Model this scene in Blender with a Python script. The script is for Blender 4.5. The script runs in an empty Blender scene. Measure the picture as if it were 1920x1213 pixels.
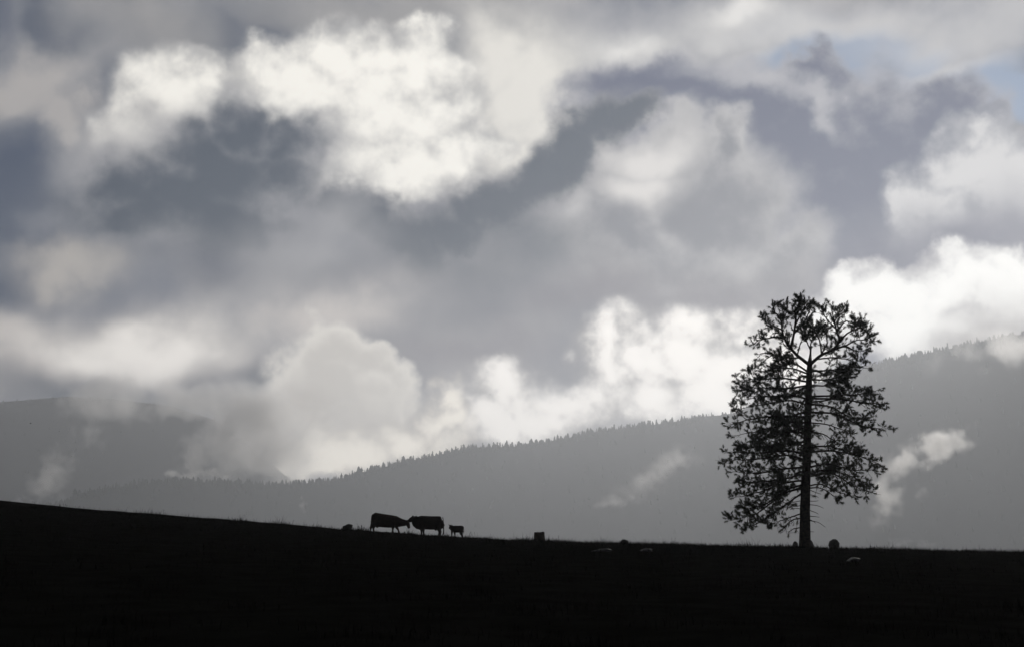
import bpy, bmesh, math, random
import numpy as np
from mathutils import Vector, Matrix, noise as mnoise

random.seed(11)
rng = np.random.default_rng(11)
scene = bpy.context.scene
col = scene.collection

# ------------------------------------------------------------------ camera
FPX = 2667.0            # focal length in pixels of a 1920 px wide frame (50 mm on 36 mm)
CAM_Z = 1.65
PITCH = math.atan((1150 - 606.5) / FPX)
cam_d = bpy.data.cameras.new('camera')
cam_d.sensor_width = 36.0
cam_d.lens = 50.0
cam_d.clip_start = 0.1
cam_d.clip_end = 40000
cam = bpy.data.objects.new('camera', cam_d)
cam.location = (0, 0, CAM_Z)
cam.rotation_euler = (math.pi / 2 + PITCH, 0, 0)
col.objects.link(cam)
scene.camera = cam


def ray(px, py):
    """direction of a view ray, world axes (x right, y away, z up)"""
    a, b = (px - 960) / FPX, (606.5 - py) / FPX
    cp, sp = math.cos(PITCH), math.sin(PITCH)
    return Vector((a, cp - b * sp, sp + b * cp))


def at(px, py, y):
    d = ray(px, py)
    k = y / d.y
    return Vector((d.x * k, y, CAM_Z + d.z * k))


def azel(px, py):
    d = ray(px, py).normalized()
    return math.degrees(math.atan2(d.x, d.y)), math.degrees(math.asin(d.z))


# ------------------------------------------------------------------ render / view
scene.render.engine = 'CYCLES'
scene.view_settings.view_transform = 'Standard'
scene.view_settings.look = 'None'
scene.view_settings.exposure = 0.0
scene.view_settings.gamma = 1.0
scene.cycles.use_denoising = True
scene.cycles.denoiser = 'OPENIMAGEDENOISE'
scene.cycles.use_adaptive_sampling = True
scene.cycles.adaptive_threshold = 0.02
scene.cycles.max_bounces = 6
scene.cycles.diffuse_bounces = 2
scene.cycles.glossy_bounces = 2
scene.cycles.transparent_max_bounces = 8
scene.cycles.volume_bounces = 3
scene.cycles.volume_step_rate = 1.0
scene.cycles.volume_max_steps = 256
scene.cycles.caustics_reflective = False
scene.cycles.caustics_refractive = False

# ------------------------------------------------------------------ sun (behind the clouds, right of the pine)
SUN_AZ, SUN_EL = azel(1820, 200)
sd = Vector((math.sin(math.radians(SUN_AZ)) * math.cos(math.radians(SUN_EL)),
             math.cos(math.radians(SUN_AZ)) * math.cos(math.radians(SUN_EL)),
             math.sin(math.radians(SUN_EL))))
sun_l = bpy.data.lights.new('sun', 'SUN')
sun_l.energy = 1.5
sun_l.angle = math.radians(12)
sun_l.color = (1.0, 0.96, 0.9)
sun = bpy.data.objects.new('sun', sun_l)
sun.rotation_euler = (-sd).to_track_quat('-Z', 'Y').to_euler()
sun.location = (60, 200, 80)
col.objects.link(sun)

# ------------------------------------------------------------------ air: density used for the haze box and to know
# how much of a cloud's own radiance is left after the light has crossed it
HAZE_TOP = 1000.0
HAZE_BACK = 7900.0
HAZE_DENS = 0.000116
HAZE_L = ((0, 0.37), (400, 0.44), (800, 0.56), (1200, 0.69), (1600, 0.80), (1920, 0.83))   # radiance of an endless depth of that air, brighter towards the sun


def lin(c):
    c = c / 255.0
    return c / 12.92 if c <= 0.04045 else ((c + 0.055) / 1.055) ** 2.4


def own(rgb, py, px=960):
    """radiance a cloud must have at its place to look rgb through the haze"""
    el = math.radians(azel(960, py)[1])
    path = min(HAZE_TOP / math.sin(max(el, 0.01)), HAZE_BACK / math.cos(el))
    t = math.exp(-HAZE_DENS * path)
    g = float(np.interp(px, [p[0] for p in HAZE_L], [p[1] for p in HAZE_L]))
    return tuple(max((lin(v) - (1 - t) * g) / t, m) for v, m in zip(rgb, (0.0, 0.022, 0.056)))


# ------------------------------------------------------------------ world: broken cloud in front of a Nishita sky
world = bpy.data.worlds.new('World')
scene.world = world
world.use_nodes = True
NT = world.node_tree
NT.nodes.clear()


class S:
    """a socket with arithmetic"""
    def __init__(self, s): self.s = s
    def __add__(self, o): return M('ADD', self, o)
    def __radd__(self, o): return M('ADD', self, o)
    def __sub__(self, o): return M('SUBTRACT', self, o)
    def __rsub__(self, o): return M('SUBTRACT', o, self)
    def __mul__(self, o): return M('MULTIPLY', self, o)
    def __rmul__(self, o): return M('MULTIPLY', self, o)


def node(t, **kw):
    n = NT.nodes.new(t)
    for k, v in kw.items():
        setattr(n, k, v)
    return n


def put(inp, v):
    if isinstance(v, S):
        NT.links.new(v.s, inp)
    else:
        inp.default_value = v


def M(op, a, b=0.0, clamp=False):
    n = node('ShaderNodeMath', operation=op, use_clamp=clamp)
    put(n.inputs[0], a)
    put(n.inputs[1], b)
    return S(n.outputs[0])


def VM(op, a, b=None, scale=None):
    n = node('ShaderNodeVectorMath', operation=op)
    put(n.inputs[0], a)
    if b is not None:
        put(n.inputs[1], b)
    if scale is not None:
        put(n.inputs['Scale'], scale)
    return S(n.outputs[1] if op in ('DOT_PRODUCT', 'LENGTH', 'DISTANCE') else n.outputs[0])


def sstep(v, lo, hi, a=0.0, b=1.0):
    n = node('ShaderNodeMapRange', interpolation_type='SMOOTHSTEP')
    put(n.inputs[0], v)
    for i, x in enumerate((lo, hi, a, b)):
        put(n.inputs[1 + i], x)
    return S(n.outputs[0])


def cmix(fac, a, b):
    n = node('ShaderNodeMix', data_type='RGBA', clamp_factor=True)
    put(n.inputs[0], fac)
    for i, x in ((6, a), (7, b)):
        if not isinstance(x, S):
            x = tuple(x) + (1,) if len(x) == 3 else x
        put(n.inputs[i], x)
    return S(n.outputs[2])


def noise3(vec, scale, detail, rough=0.55, off=0.0, color=False, dist=0.0, lac=2.0):
    if off:
        vec = VM('ADD', vec, (off, off * 0.37, -off * 0.61))
    n = node('ShaderNodeTexNoise')
    put(n.inputs['Vector'], vec)
    n.inputs['Scale'].default_value = scale
    n.inputs['Detail'].default_value = detail
    n.inputs['Roughness'].default_value = rough
    n.inputs['Lacunarity'].default_value = lac
    n.inputs['Distortion'].default_value = dist
    return S(n.outputs['Color'] if color else n.outputs[0])


tc = node('ShaderNodeTexCoord')
DIR = VM('NORMALIZE', S(tc.outputs['Generated']))
sep = node('ShaderNodeSeparateXYZ')
put(sep.inputs[0], DIR)
dx, dy, dz = (S(o) for o in sep.outputs)
AZ = M('ARCTAN2', dx, dy) * (180 / math.pi)
EL = M('ARCSINE', dz) * (180 / math.pi)
cmb = node('ShaderNodeCombineXYZ')
put(cmb.inputs[0], AZ)
put(cmb.inputs[1], EL)
P = S(cmb.outputs[0])

wa = VM('SUBTRACT', noise3(DIR, 12, 5, 0.45, 0.0, True), (0.5, 0.5, 0.5))
wb = VM('SUBTRACT', noise3(DIR, 27, 6, 0.5, 3.3, True), (0.5, 0.5, 0.5))
wc = VM('SUBTRACT', noise3(DIR, 36, 6, 0.52, 7.1, True), (0.5, 0.5, 0.5))
P_soft = VM('ADD', P, VM('MULTIPLY', wa, (6.0, 4.5, 0)))
P_puff = VM('ADD', VM('ADD', P, VM('MULTIPLY', wa, (2.4, 2.4, 0))), VM('MULTIPLY', wb, (4.0, 3.8, 0)))
P_wisp = VM('ADD', VM('ADD', P, VM('MULTIPLY', wa, (2.2, 2.0, 0))), VM('MULTIPLY', wc, (2.5, 2.1, 0)))
T1 = noise3(DIR, 9, 6, 0.55, 1.7)
T2 = noise3(DIR, 20, 5, 0.5, 5.2)
T3 = noise3(DIR, 50, 5, 0.52, 9.4)
# relief of the billows: how much thinner the cloud gets towards the light
up = Vector((0, 0, 1))
to_sun = (Vector((0.25, 0.0, 0.95)).normalized())
R2 = noise3(VM('ADD', DIR, tuple(to_sun * 0.012)), 20, 5, 0.5, 5.2)
R3 = noise3(VM('ADD', DIR, tuple(to_sun * 0.005)), 50, 5, 0.52, 9.4)
RELIEF = (T2 - R2) * 1.6 + (T3 - R3) * 0.5


def blob(vec, b, grow=1.5):
    px, py, rx, ry = b[:4]
    rot = b[4] if len(b) > 4 else 0.0
    a, e = azel(px, py)
    k = 180 / math.pi / FPX * 1.0
    n = node('ShaderNodeMapping', vector_type='TEXTURE')
    put(n.inputs[0], vec)
    n.inputs[1].default_value = (a, e, 0)
    n.inputs[2].default_value = (0, 0, math.radians(rot))
    n.inputs[3].default_value = (rx * k * grow, ry * k * grow, 1)
    g = node('ShaderNodeTexGradient', gradient_type='SPHERICAL')
    put(g.inputs[0], S(n.outputs[0]))
    return S(g.outputs[1])


def union(vec, blobs, grow=1.5):
    u = None
    for b in blobs:
        g = blob(vec, b, grow)
        if u is None:
            u = g
        else:
            n = node('ShaderNodeMath', operation='SMOOTH_MAX')
            put(n.inputs[0], u)
            put(n.inputs[1], g)
            n.inputs[2].default_value = 0.10
            u = S(n.outputs[0])
    return u


def layer(under, vec, blobs, edge, core, py, lo=0.16, hi=0.42, clo=0.2, chi=0.75, tex=None, amt=0.5, alpha=1.0, relief=0.5, fray=0.06, grow=1.5):
    """one bank of cloud laid over what is behind it: EDGE where it is thin, CORE where it is thick"""
    u = union(vec, blobs, grow)
    t = T2 if tex is None else tex
    a = sstep(u + (T3 - 0.5) * fray, lo, hi)
    if alpha != 1.0:
        a = a * alpha
    k = sstep(u + (t - 0.5) * amt + RELIEF * relief, clo, chi)
    px = sum(b[0] for b in blobs) / len(blobs)
    return cmix(a, under, cmix(k, own(edge, py, px), own(core, py, px)))


sky = node('ShaderNodeTexSky', sky_type='NISHITA', sun_disc=False)
sky.sun_elevation = math.radians(SUN_EL)
sky.sun_rotation = math.radians(SUN_AZ)
sky.altitude = 900
sky.air_density = 1.0
sky.dust_density = 0.1
sky.ozone_density = 2.0
put_blue = VM('SCALE', S(sky.outputs[0]), scale=0.06)

# a high even deck whose brightness falls with the distance from the sun, as light through cloud does
sun_dot = VM('DOT_PRODUCT', DIR, tuple(sd))
near = sstep(sun_dot, -0.2, 0.97)
deck_hi = VM('SCALE', cmix(T1, own((150, 151, 155), 300), own((196, 194, 192), 300)), scale=M('ADD', 0.07, near * 0.93))
deck_lo = VM('SCALE', cmix(T2, own((104, 108, 118), 300), own((140, 141, 146), 300)), scale=M('ADD', 0.07, near * 0.93))
c = cmix(sstep(T1 + (T2 - 0.5) * 0.4, 0.40, 0.62), deck_lo, deck_hi)
frame = union(P_soft, [(960, 420, 1250, 800)])
c = cmix(sstep(frame, 0.12, 0.5), c, cmix(sstep(T1 + (T2 - 0.5) * 0.3, 0.38, 0.66), own((139, 142, 150), 400), own((178, 177, 178), 400)))

# left, far: slate sky, paler veils
SOFT = dict(lo=0.08, hi=0.9, clo=0.2, chi=1.0, grow=2.2)
c = layer(c, P_soft, [(40, 330, 150, 190), (120, 430, 130, 120), (20, 520, 120, 100), (230, 170, 110, 80), (90, 30, 50, 60), (470, 70, 80, 70), (560, 30, 90, 50)],
          (140, 142, 147), (100, 106, 118), 300, 0.1, 0.85, 0.2, 0.95, T1, 0.25, grow=2.0)
c = layer(c, P_puff, [(50, 150, 90, 60), (110, 210, 60, 50), (130, 250, 40, 30)], (160, 159, 160), (180, 176, 173), 160, 0.1, 0.8, alpha=0.8, grow=1.9)
c = layer(c, P_soft, [(300, 50, 170, 60), (700, 10, 260, 40), (900, 40, 120, 60)], (140, 141, 144), (158, 157, 157), 60, alpha=0.8, **SOFT)

# blue gap upper right and the white veils round it
c = layer(c, P_soft, [(1340, 50, 150, 60), (1460, 40, 100, 50), (1150, 110, 170, 90), (1420, 130, 110, 60)], (180, 180, 183), (204, 203, 202), 90, **SOFT)
c = layer(c, P_soft, [(1170, 68, 45, 24), (1360, 8, 80, 24)], (200, 199, 198), (230, 228, 225), 60, alpha=0.85, **SOFT)

c = cmix(sstep(union(P_soft, [(1570, 105, 150, 42, 6), (1700, 130, 110, 30, 10), (1800, 185, 130, 36, 14), (1900, 195, 90, 44)], 1.8), 0.08, 0.5) * 0.97, c, put_blue)
c = layer(c, P_soft, [(1810, 128, 130, 20, 4), (1900, 50, 200, 50), (1640, 30, 200, 28)], (194, 195, 199), (208, 207, 207), 90, alpha=0.7, **SOFT)

# pale bank right of the big cumulus
c = layer(c, P_soft, [(980, 180, 130, 140), (1040, 230, 110, 120), (900, 120, 80, 100), (960, 300, 100, 70)], (184, 183, 182), (226, 223, 217), 200, 0.1, 0.8, 0.2, 0.95, grow=2.0)

# blue-grey mass on the right
c = layer(c, P_puff, [(1210, 170, 130, 70), (1380, 220, 170, 90), (1520, 270, 160, 120), (1500, 150, 80, 50), (1650, 330, 170, 170), (1760, 240, 110, 90), (1560, 430, 160, 130), (1340, 300, 160, 90), (1850, 250, 50, 40)],
          (184, 184, 188), (142, 145, 156), 300, 0.14, 0.5, 0.15, 0.75, T2, 0.35, grow=1.7)
c = layer(c, P_puff, [(1510, 180, 60, 30, -35), (1550, 215, 40, 26, -50), (1400, 150, 120, 30, -12)], (186, 186, 190), (206, 205, 206), 180, 0.08, 0.95, alpha=0.6, grow=2.0)

# paler bank in the middle right
c = layer(c, P_puff, [(1240, 300, 90, 60), (1300, 400, 170, 130), (1180, 440, 150, 110), (1430, 490, 100, 70), (1130, 330, 60, 60), (1350, 290, 60, 60)],
          (198, 197, 197), (160, 161, 165), 400, 0.1, 0.5, 0.2, 0.9, T2, 0.5, grow=1.7)
c = layer(c, P_soft, [(1190, 345, 80, 28, 4), (1210, 300, 70, 40)], (192, 191, 191), (228, 225, 222), 340, alpha=0.9, **SOFT)

# big bright cumulus
c = layer(c, P_puff, [(330, 190, 110, 90), (280, 280, 85, 80), (390, 140, 60, 55), (540, 150, 110, 65), (660, 120, 110, 75), (780, 110, 62, 66), (800, 220, 100, 110), (850, 290, 70, 75), (700, 240, 150, 110), (520, 220, 150, 90), (760, 330, 110, 70), (640, 310, 100, 60), (860, 340, 60, 46)],
          (184, 183, 182), (244, 241, 234), 200, 0.14, 0.5, 0.12, 0.98, T2, 0.65, relief=1.1, grow=1.7)
c = layer(c, P_soft, [(250, 320, 90, 60), (380, 280, 110, 50)], (182, 180, 179), (166, 165, 167), 290, alpha=0.85, **SOFT)

# cumulus at the right edge
c = layer(c, P_puff, [(1830, 330, 90, 80), (1760, 400, 90, 70), (1900, 400, 110, 100), (1835, 265, 40, 34), (1700, 380, 40, 36)],
          (184, 185, 189), (220, 219, 219), 360, 0.12, 0.5, 0.15, 0.85, T2, 0.7, relief=1.3, grow=1.7)
c = layer(c, P_soft, [(1800, 480, 190, 60), (1700, 500, 150, 60)], (176, 177, 182), (160, 161, 169), 480, alpha=0.9, **SOFT)

# dark ragged scud in front of it all
c = layer(c, P_soft, [(370, 400, 200, 80), (250, 420, 140, 70)], (140, 142, 147), (98, 103, 115), 400, alpha=0.55, **SOFT)
c = layer(c, P_wisp, [(340, 375, 160, 75), (430, 330, 120, 80), (455, 250, 80, 62), (400, 290, 95, 60), (540, 262, 95, 46), (290, 410, 140, 50), (420, 420, 130, 60), (510, 310, 100, 65), (250, 350, 80, 50)],
          (160, 160, 163), (90, 97, 110), 350, 0.10, 0.72, 0.18, 0.9, T2, 0.45, fray=0.10, grow=2.0)
c = layer(c, P_soft, [(860, 500, 150, 44), (960, 470, 110, 40)], (150, 151, 154), (128, 131, 139), 490, alpha=0.7, **SOFT)
c = layer(c, P_wisp, [(648, 378, 60, 32, -10), (700, 415, 75, 40, -30), (765, 455, 80, 46, -20), (840, 440, 85, 46, 15), (920, 395, 90, 46, 28), (1000, 345, 85, 46, 35), (1070, 285, 80, 44, 45), (1130, 230, 64, 38, 40), (1185, 207, 44, 24, 10)],
          (160, 160, 163), (90, 96, 109), 360, 0.12, 0.62, 0.15, 0.74, T2, 0.36, fray=0.10, grow=2.0)
c = layer(c, P_soft, [(600, 480, 110, 60), (630, 420, 60, 70)], (160, 160, 163), (168, 168, 170), 460, alpha=0.75, **SOFT)
c = layer(c, P_wisp, [(130, 500, 90, 40), (100, 520, 60, 50)], (160, 158, 157), (186, 181, 175), 500, 0.05, 0.95, alpha=0.75, grow=2.0)
c = layer(c, P_soft, [(400, 500, 120, 40), (950, 560, 170, 60), (700, 540, 100, 40)], (150, 151, 154), (136, 138, 144), 520, alpha=0.8, **SOFT)

# low bands over the hills
c = layer(c, P_soft, [(60, 640, 220, 50), (330, 660, 220, 60), (650, 580, 160, 45, 16), (120, 700, 260, 60)], (166, 165, 166), (192, 188, 185), 650, **SOFT)
c = layer(c, P_soft, [(280, 655, 170, 48, 5), (220, 680, 100, 40)], (192, 189, 186), (228, 224, 219), 650, **SOFT)
c = layer(c, P_soft, [(480, 740, 180, 50), (260, 760, 260, 40)], (150, 150, 152), (132, 132, 136), 750, **SOFT)
c = layer(c, P_soft, [(1150, 570, 160, 50), (1380, 560, 160, 50), (900, 650, 160, 60)], (180, 179, 180), (168, 167, 170), 600, alpha=0.85, **SOFT)
c = layer(c, P_puff, [(640, 670, 90, 56), (590, 720, 70, 80), (700, 680, 60, 46), (650, 760, 90, 90), (560, 790, 80, 70)],
          (216, 213, 208), (200, 197, 193), 700, 0.06, 0.40, 0.12, 0.8, T2, 0.6, relief=-0.7)
c = layer(c, P_puff, [(560, 840, 60, 60), (640, 860, 90, 50), (800, 780, 50, 50), (760, 830, 90, 50), (840, 830, 60, 50)],
          (190, 187, 184), (230, 226, 219), 820, 0.12, 0.75, 0.2, 0.9, T2, 0.7, relief=0.7, grow=1.8)
c = layer(c, P_puff, [(960, 740, 75, 50), (1040, 770, 120, 60), (1150, 680, 60, 56), (1260, 660, 100, 66), (1200, 740, 160, 60), (1340, 700, 110, 80), (1420, 620, 80, 50), (1480, 680, 110, 80), (930, 800, 80, 50)],
          (188, 187, 187), (250, 247, 243), 720, 0.12, 0.72, 0.2, 1.0, T2, 0.8, relief=1.1, grow=1.9)
c = layer(c, P_puff, [(1620, 560, 60, 40), (1690, 540, 80, 50), (1780, 560, 110, 60), (1880, 560, 100, 70), (1680, 610, 150, 60), (1850, 630, 160, 60), (1560, 600, 60, 50), (1915, 520, 40, 40)],
          (206, 205, 206), (255, 254, 251), 580, 0.12, 0.45, 0.08, 0.8, T2, 0.55, relief=0.9, grow=1.6)
c = layer(c, P_soft, [(1850, 640, 120, 36, 8), (1920, 620, 100, 50)], (206, 204, 203), (186, 184, 184), 640, alpha=0.9, **SOFT)

# the last degrees above the land, and below it, out of sight behind the hills
c = cmix(sstep(EL, -4.0, 0.5), (0.03, 0.03, 0.03), c)
bg = node('ShaderNodeBackground')
put(bg.inputs[0], c)
bg.inputs[1].default_value = 1.0
wo = node('ShaderNodeOutputWorld')
NT.links.new(bg.outputs[0], wo.inputs[0])
world.cycles.sampling_method = 'MANUAL'
world.cycles.sample_map_resolution = 1024
#SKYEND

# ------------------------------------------------------------------ materials
def mat(name, base, base2=None, scale=4.0, rough=0.9, bump=0.0, spec=0.2, two=False):
    m = bpy.data.materials.new(name)
    m.use_nodes = True
    nt = m.node_tree
    b = nt.nodes['Principled BSDF']
    b.inputs['Roughness'].default_value = rough
    b.inputs['Specular IOR Level'].default_value = spec
    t = nt.nodes.new('ShaderNodeTexCoord')
    n = nt.nodes.new('ShaderNodeTexNoise')
    n.inputs['Scale'].default_value = scale
    n.inputs['Detail'].default_value = 6
    nt.links.new(t.outputs['Object'], n.inputs['Vector'])
    r = nt.nodes.new('ShaderNodeValToRGB')
    base2 = base2 or tuple(v * 0.6 for v in base)
    r.color_ramp.elements[0].position = 0.35
    r.color_ramp.elements[0].color = tuple(base2) + (1,)
    r.color_ramp.elements[1].position = 0.65
    r.color_ramp.elements[1].color = tuple(base) + (1,)
    nt.links.new(n.outputs[0], r.inputs[0])
    nt.links.new(r.outputs[0], b.inputs['Base Color'])
    if bump:
        bp = nt.nodes.new('ShaderNodeBump')
        bp.inputs['Strength'].default_value = bump
        nt.links.new(n.outputs[0], bp.inputs['Height'])
        nt.links.new(bp.outputs[0], b.inputs['Normal'])
    return m


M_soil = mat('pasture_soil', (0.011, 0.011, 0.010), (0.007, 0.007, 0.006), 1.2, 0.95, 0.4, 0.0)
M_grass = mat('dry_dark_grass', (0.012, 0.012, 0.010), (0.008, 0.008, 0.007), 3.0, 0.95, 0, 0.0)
M_valley = mat('valley_meadow', (0.06, 0.065, 0.04), (0.045, 0.05, 0.03), 0.01, 0.95, 0, 0.0)
M_hill = mat('wooded_hillside', (0.05, 0.055, 0.045), (0.04, 0.044, 0.036), 0.02, 0.95, 0, 0.0)
M_conifer = mat('conifer_foliage', (0.045, 0.055, 0.035), (0.04, 0.045, 0.03), 0.2, 0.95, 0, 0.0)
M_bark = mat('pine_bark', (0.06, 0.045, 0.035), (0.025, 0.02, 0.018), 6.0, 0.95, 0.6, 0.1)
M_needle = mat('pine_needles', (0.045, 0.055, 0.028), (0.04, 0.045, 0.025), 3.0, 0.7, 0, 0.2)
M_cow = mat('dark_red_brown_hide', (0.045, 0.022, 0.014), (0.03, 0.015, 0.01), 5.0, 0.8, 0.1, 0.2)
M_cow2 = mat('black_brown_hide', (0.025, 0.016, 0.012), (0.016, 0.011, 0.009), 5.0, 0.8, 0.1, 0.2)
M_calf = mat('calf_hide', (0.04, 0.03, 0.026), (0.025, 0.02, 0.018), 7.0, 0.8, 0.1, 0.2)
M_rock = mat('dark_lichened_rock', (0.09, 0.085, 0.08), (0.05, 0.047, 0.045), 5.0, 0.9, 0.5, 0.2)
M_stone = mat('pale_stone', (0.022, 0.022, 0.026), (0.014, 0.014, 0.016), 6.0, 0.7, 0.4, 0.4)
M_stump = mat('weathered_stump_wood', (0.09, 0.07, 0.05), (0.05, 0.04, 0.03), 7.0, 0.95, 0.7, 0.1)
M_bird = mat('black_plumage', (0.02, 0.02, 0.022), (0.014, 0.014, 0.016), 9.0, 0.6, 0, 0.2)


# ------------------------------------------------------------------ mesh helpers
def tag(o, label=None, cat=None, group=None, kind=None):
    for k, v in (('label', label), ('category', cat), ('group', group), ('kind', kind)):
        if v:
            o[k] = v
    return o


def mesh_obj(name, verts, faces, material, parent=None, smooth=True, loc=None):
    me = bpy.data.meshes.new(name)
    me.from_pydata([tuple(v) for v in verts], [], faces)
    me.materials.append(material)
    if smooth and len(me.polygons):
        me.polygons.foreach_set('use_smooth', [True] * len(me.polygons))
    me.update()
    o = bpy.data.objects.new(name, me)
    col.objects.link(o)
    if loc is not None:
        o.location = loc
    if parent is not None:
        o.parent = parent
    return o


def tri_obj(name, tris, material, parent=None, loc=None):
    """tris: (n,3,3) array of loose triangles"""
    n = len(tris)
    me = bpy.data.meshes.new(name)
    me.vertices.add(n * 3)
    me.vertices.foreach_set('co', np.asarray(tris, dtype=np.float32).ravel())
    me.loops.add(n * 3)
    me.loops.foreach_set('vertex_index', np.arange(n * 3, dtype=np.int32))
    me.polygons.add(n)
    me.polygons.foreach_set('loop_start', np.arange(0, n * 3, 3, dtype=np.int32))
    me.update(calc_edges=True)
    me.materials.append(material)
    o = bpy.data.objects.new(name, me)
    col.objects.link(o)
    if loc is not None:
        o.location = loc
    if parent is not None:
        o.parent = parent
    return o


def empty(name, loc):
    o = bpy.data.objects.new(name, None)
    o.location = loc
    o.empty_display_size = 0.3
    col.objects.link(o)
    return o


# ------------------------------------------------------------------ the pasture: one convex slope, its crest is the skyline
CREST_Y = 97.0
crest_px = [(-900, 890), (-400, 918), (0, 949), (100, 954), (200, 961), (300, 968), (450, 977), (560, 987), (640, 993), (700, 997), (760, 999),
            (820, 1004), (870, 1009), (1000, 1014), (1100, 1018), (1200, 1020), (1300, 1022), (1400, 1025), (1480, 1027), (1560, 1029),
            (1700, 1032), (1800, 1035), (1920, 1038), (2400, 1050), (2900, 1060)]
_cr = [at(px, py, CREST_Y) for px, py in crest_px]
_cx = np.array([p.x for p in _cr])
_cz = np.array([p.z for p in _cr])


def ground(x, y):
    x = np.asarray(x, dtype=float)
    y = np.asarray(y, dtype=float)
    w = 2.0
    zc = (np.interp(x - w, _cx, _cz) + np.interp(x, _cx, _cz) + np.interp(x + w, _cx, _cz)) / 3
    s = (zc - CAM_Z) / CREST_Y
    t = y - CREST_Y
    k = np.where(t < 0, CAM_Z / CREST_Y ** 2, 6e-4)
    z = zc + s * t - k * t * t
    z = z + 0.035 * np.sin(x * 0.9 + 0.4 * y) * np.sin(y * 0.55 + 1.3) + 0.02 * np.sin(x * 2.3 + 2.0 + 0.3 * y)
    return np.where(z < -58, -58 + (z + 58) * 0.02, z)


def gz(x, y):
    return float(ground(x, y))


xs = np.linspace(-140, 140, 201)
ys = np.concatenate([np.linspace(-30, 80, 56), np.linspace(81, 115, 52), np.linspace(118, 640, 60)])
gx, gy = np.meshgrid(xs, ys)
gv = np.stack([gx, gy, ground(gx, gy)], -1).reshape(-1, 3)
nx = len(xs)
gf = [(j * nx + i, j * nx + i + 1, (j + 1) * nx + i + 1, (j + 1) * nx + i) for j in range(len(ys) - 1) for i in range(nx - 1)]
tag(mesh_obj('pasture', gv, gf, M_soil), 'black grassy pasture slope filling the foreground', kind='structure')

vs = [(x, y, -60 + 6 * math.sin(x * 0.0011) * math.sin(y * 0.0013)) for y in np.linspace(-50, 7800, 30) for x in np.linspace(-8900, 8900, 40)]
vf = [(j * 40 + i, j * 40 + i + 1, (j + 1) * 40 + i + 1, (j + 1) * 40 + i) for j in range(29) for i in range(39)]
tag(mesh_obj('valley_ground', vs, vf, M_valley), 'valley floor hidden behind the pasture crest', kind='structure')


# ------------------------------------------------------------------ far hills
def hill(name, sky_pts, dist_pts, label, front=0.5):
    spx = np.array([p[0] for p in sky_pts], float)
    spy = np.array([p[1] for p in sky_pts], float)
    dpx = np.array([p[0] for p in dist_pts], float)
    dd = np.array([p[1] for p in dist_pts], float)
    cols = np.linspace(spx[0], spx[-1], 260)
    rows = [(-1, 1), (-0.6, 0.7), (-0.3, 0.36), (-0.1, 0.1), (0, 0)] + [(t, t ** 0.85) for t in np.linspace(0.02, 1.0, 26)]
    V, ridge = [], []
    for c_ in cols:
        py = np.interp(c_, spx, spy) + 3.0 * mnoise.noise(Vector((c_ * 0.012, 3.1, len(name)))) + 6
        y = float(np.interp(c_, dpx, dd))
        p = at(c_, py, y)
        ridge.append(p)
    for t, f in rows:
        for i, p in enumerate(ridge):
            if t <= 0:
                V.append((p.x, p.y - t * 1300, p.z - f * (p.z + 70)))
            else:
                yy = p.y - t * front * p.y
                xx = p.x * (1 - t * front * 0.6)
                z = p.z - f * (p.z + 70)
                amp = 40 * math.sin(math.pi * min(t * 1.3, 1)) if t < 0.77 else 0
                z += amp * mnoise.fractal(Vector((xx * 0.0016, yy * 0.0012, 7.7)), 1.0, 2.0, 4) - (amp * 0.4)
                V.append((xx, yy, z))
    n = len(cols)
    F = [(j * n + i, (j + 1) * n + i, (j + 1) * n + i + 1, j * n + i + 1) for j in range(len(rows) - 1) for i in range(n - 1)]
    o = mesh_obj(name, V, F, M_hill)
    tag(o, label, kind='structure')
    return np.array([tuple(p) for p in ridge]), np.array(V).reshape(len(rows), n, 3), cols


ridge_sky = [(-700, 1080), (-100, 1000), (90, 948), (150, 926), (200, 914), (280, 900), (400, 897), (520, 904), (620, 895), (700, 874), (760, 860), (880, 834), (960, 829), (1020, 823),
             (1110, 805), (1230, 789), (1370, 768), (1470, 735), (1560, 703), (1640, 677), (1700, 665), (1760, 652), (1850, 632), (1920, 620), (2200, 600), (2700, 640)]
R1, V1, C1 = hill('wooded_ridge', ridge_sky, [(-700, 4100), (100, 4300), (500, 4900), (1000, 5900), (1500, 5400), (1920, 4550), (2700, 4400)], 'hazy wooded ridge rising from left to right behind the pasture', 0.15)
left_sky = [(-900, 760), (-300, 770), (0, 748), (60, 742), (130, 737), (220, 744), (320, 755), (400, 780), (470, 830), (540, 890), (640, 960), (900, 1020)]
R2, V2, C2 = hill('distant_hill', left_sky, [(-900, 6100), (900, 6400)], 'faint far hill fading into cloud at the left', 0.15)


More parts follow.
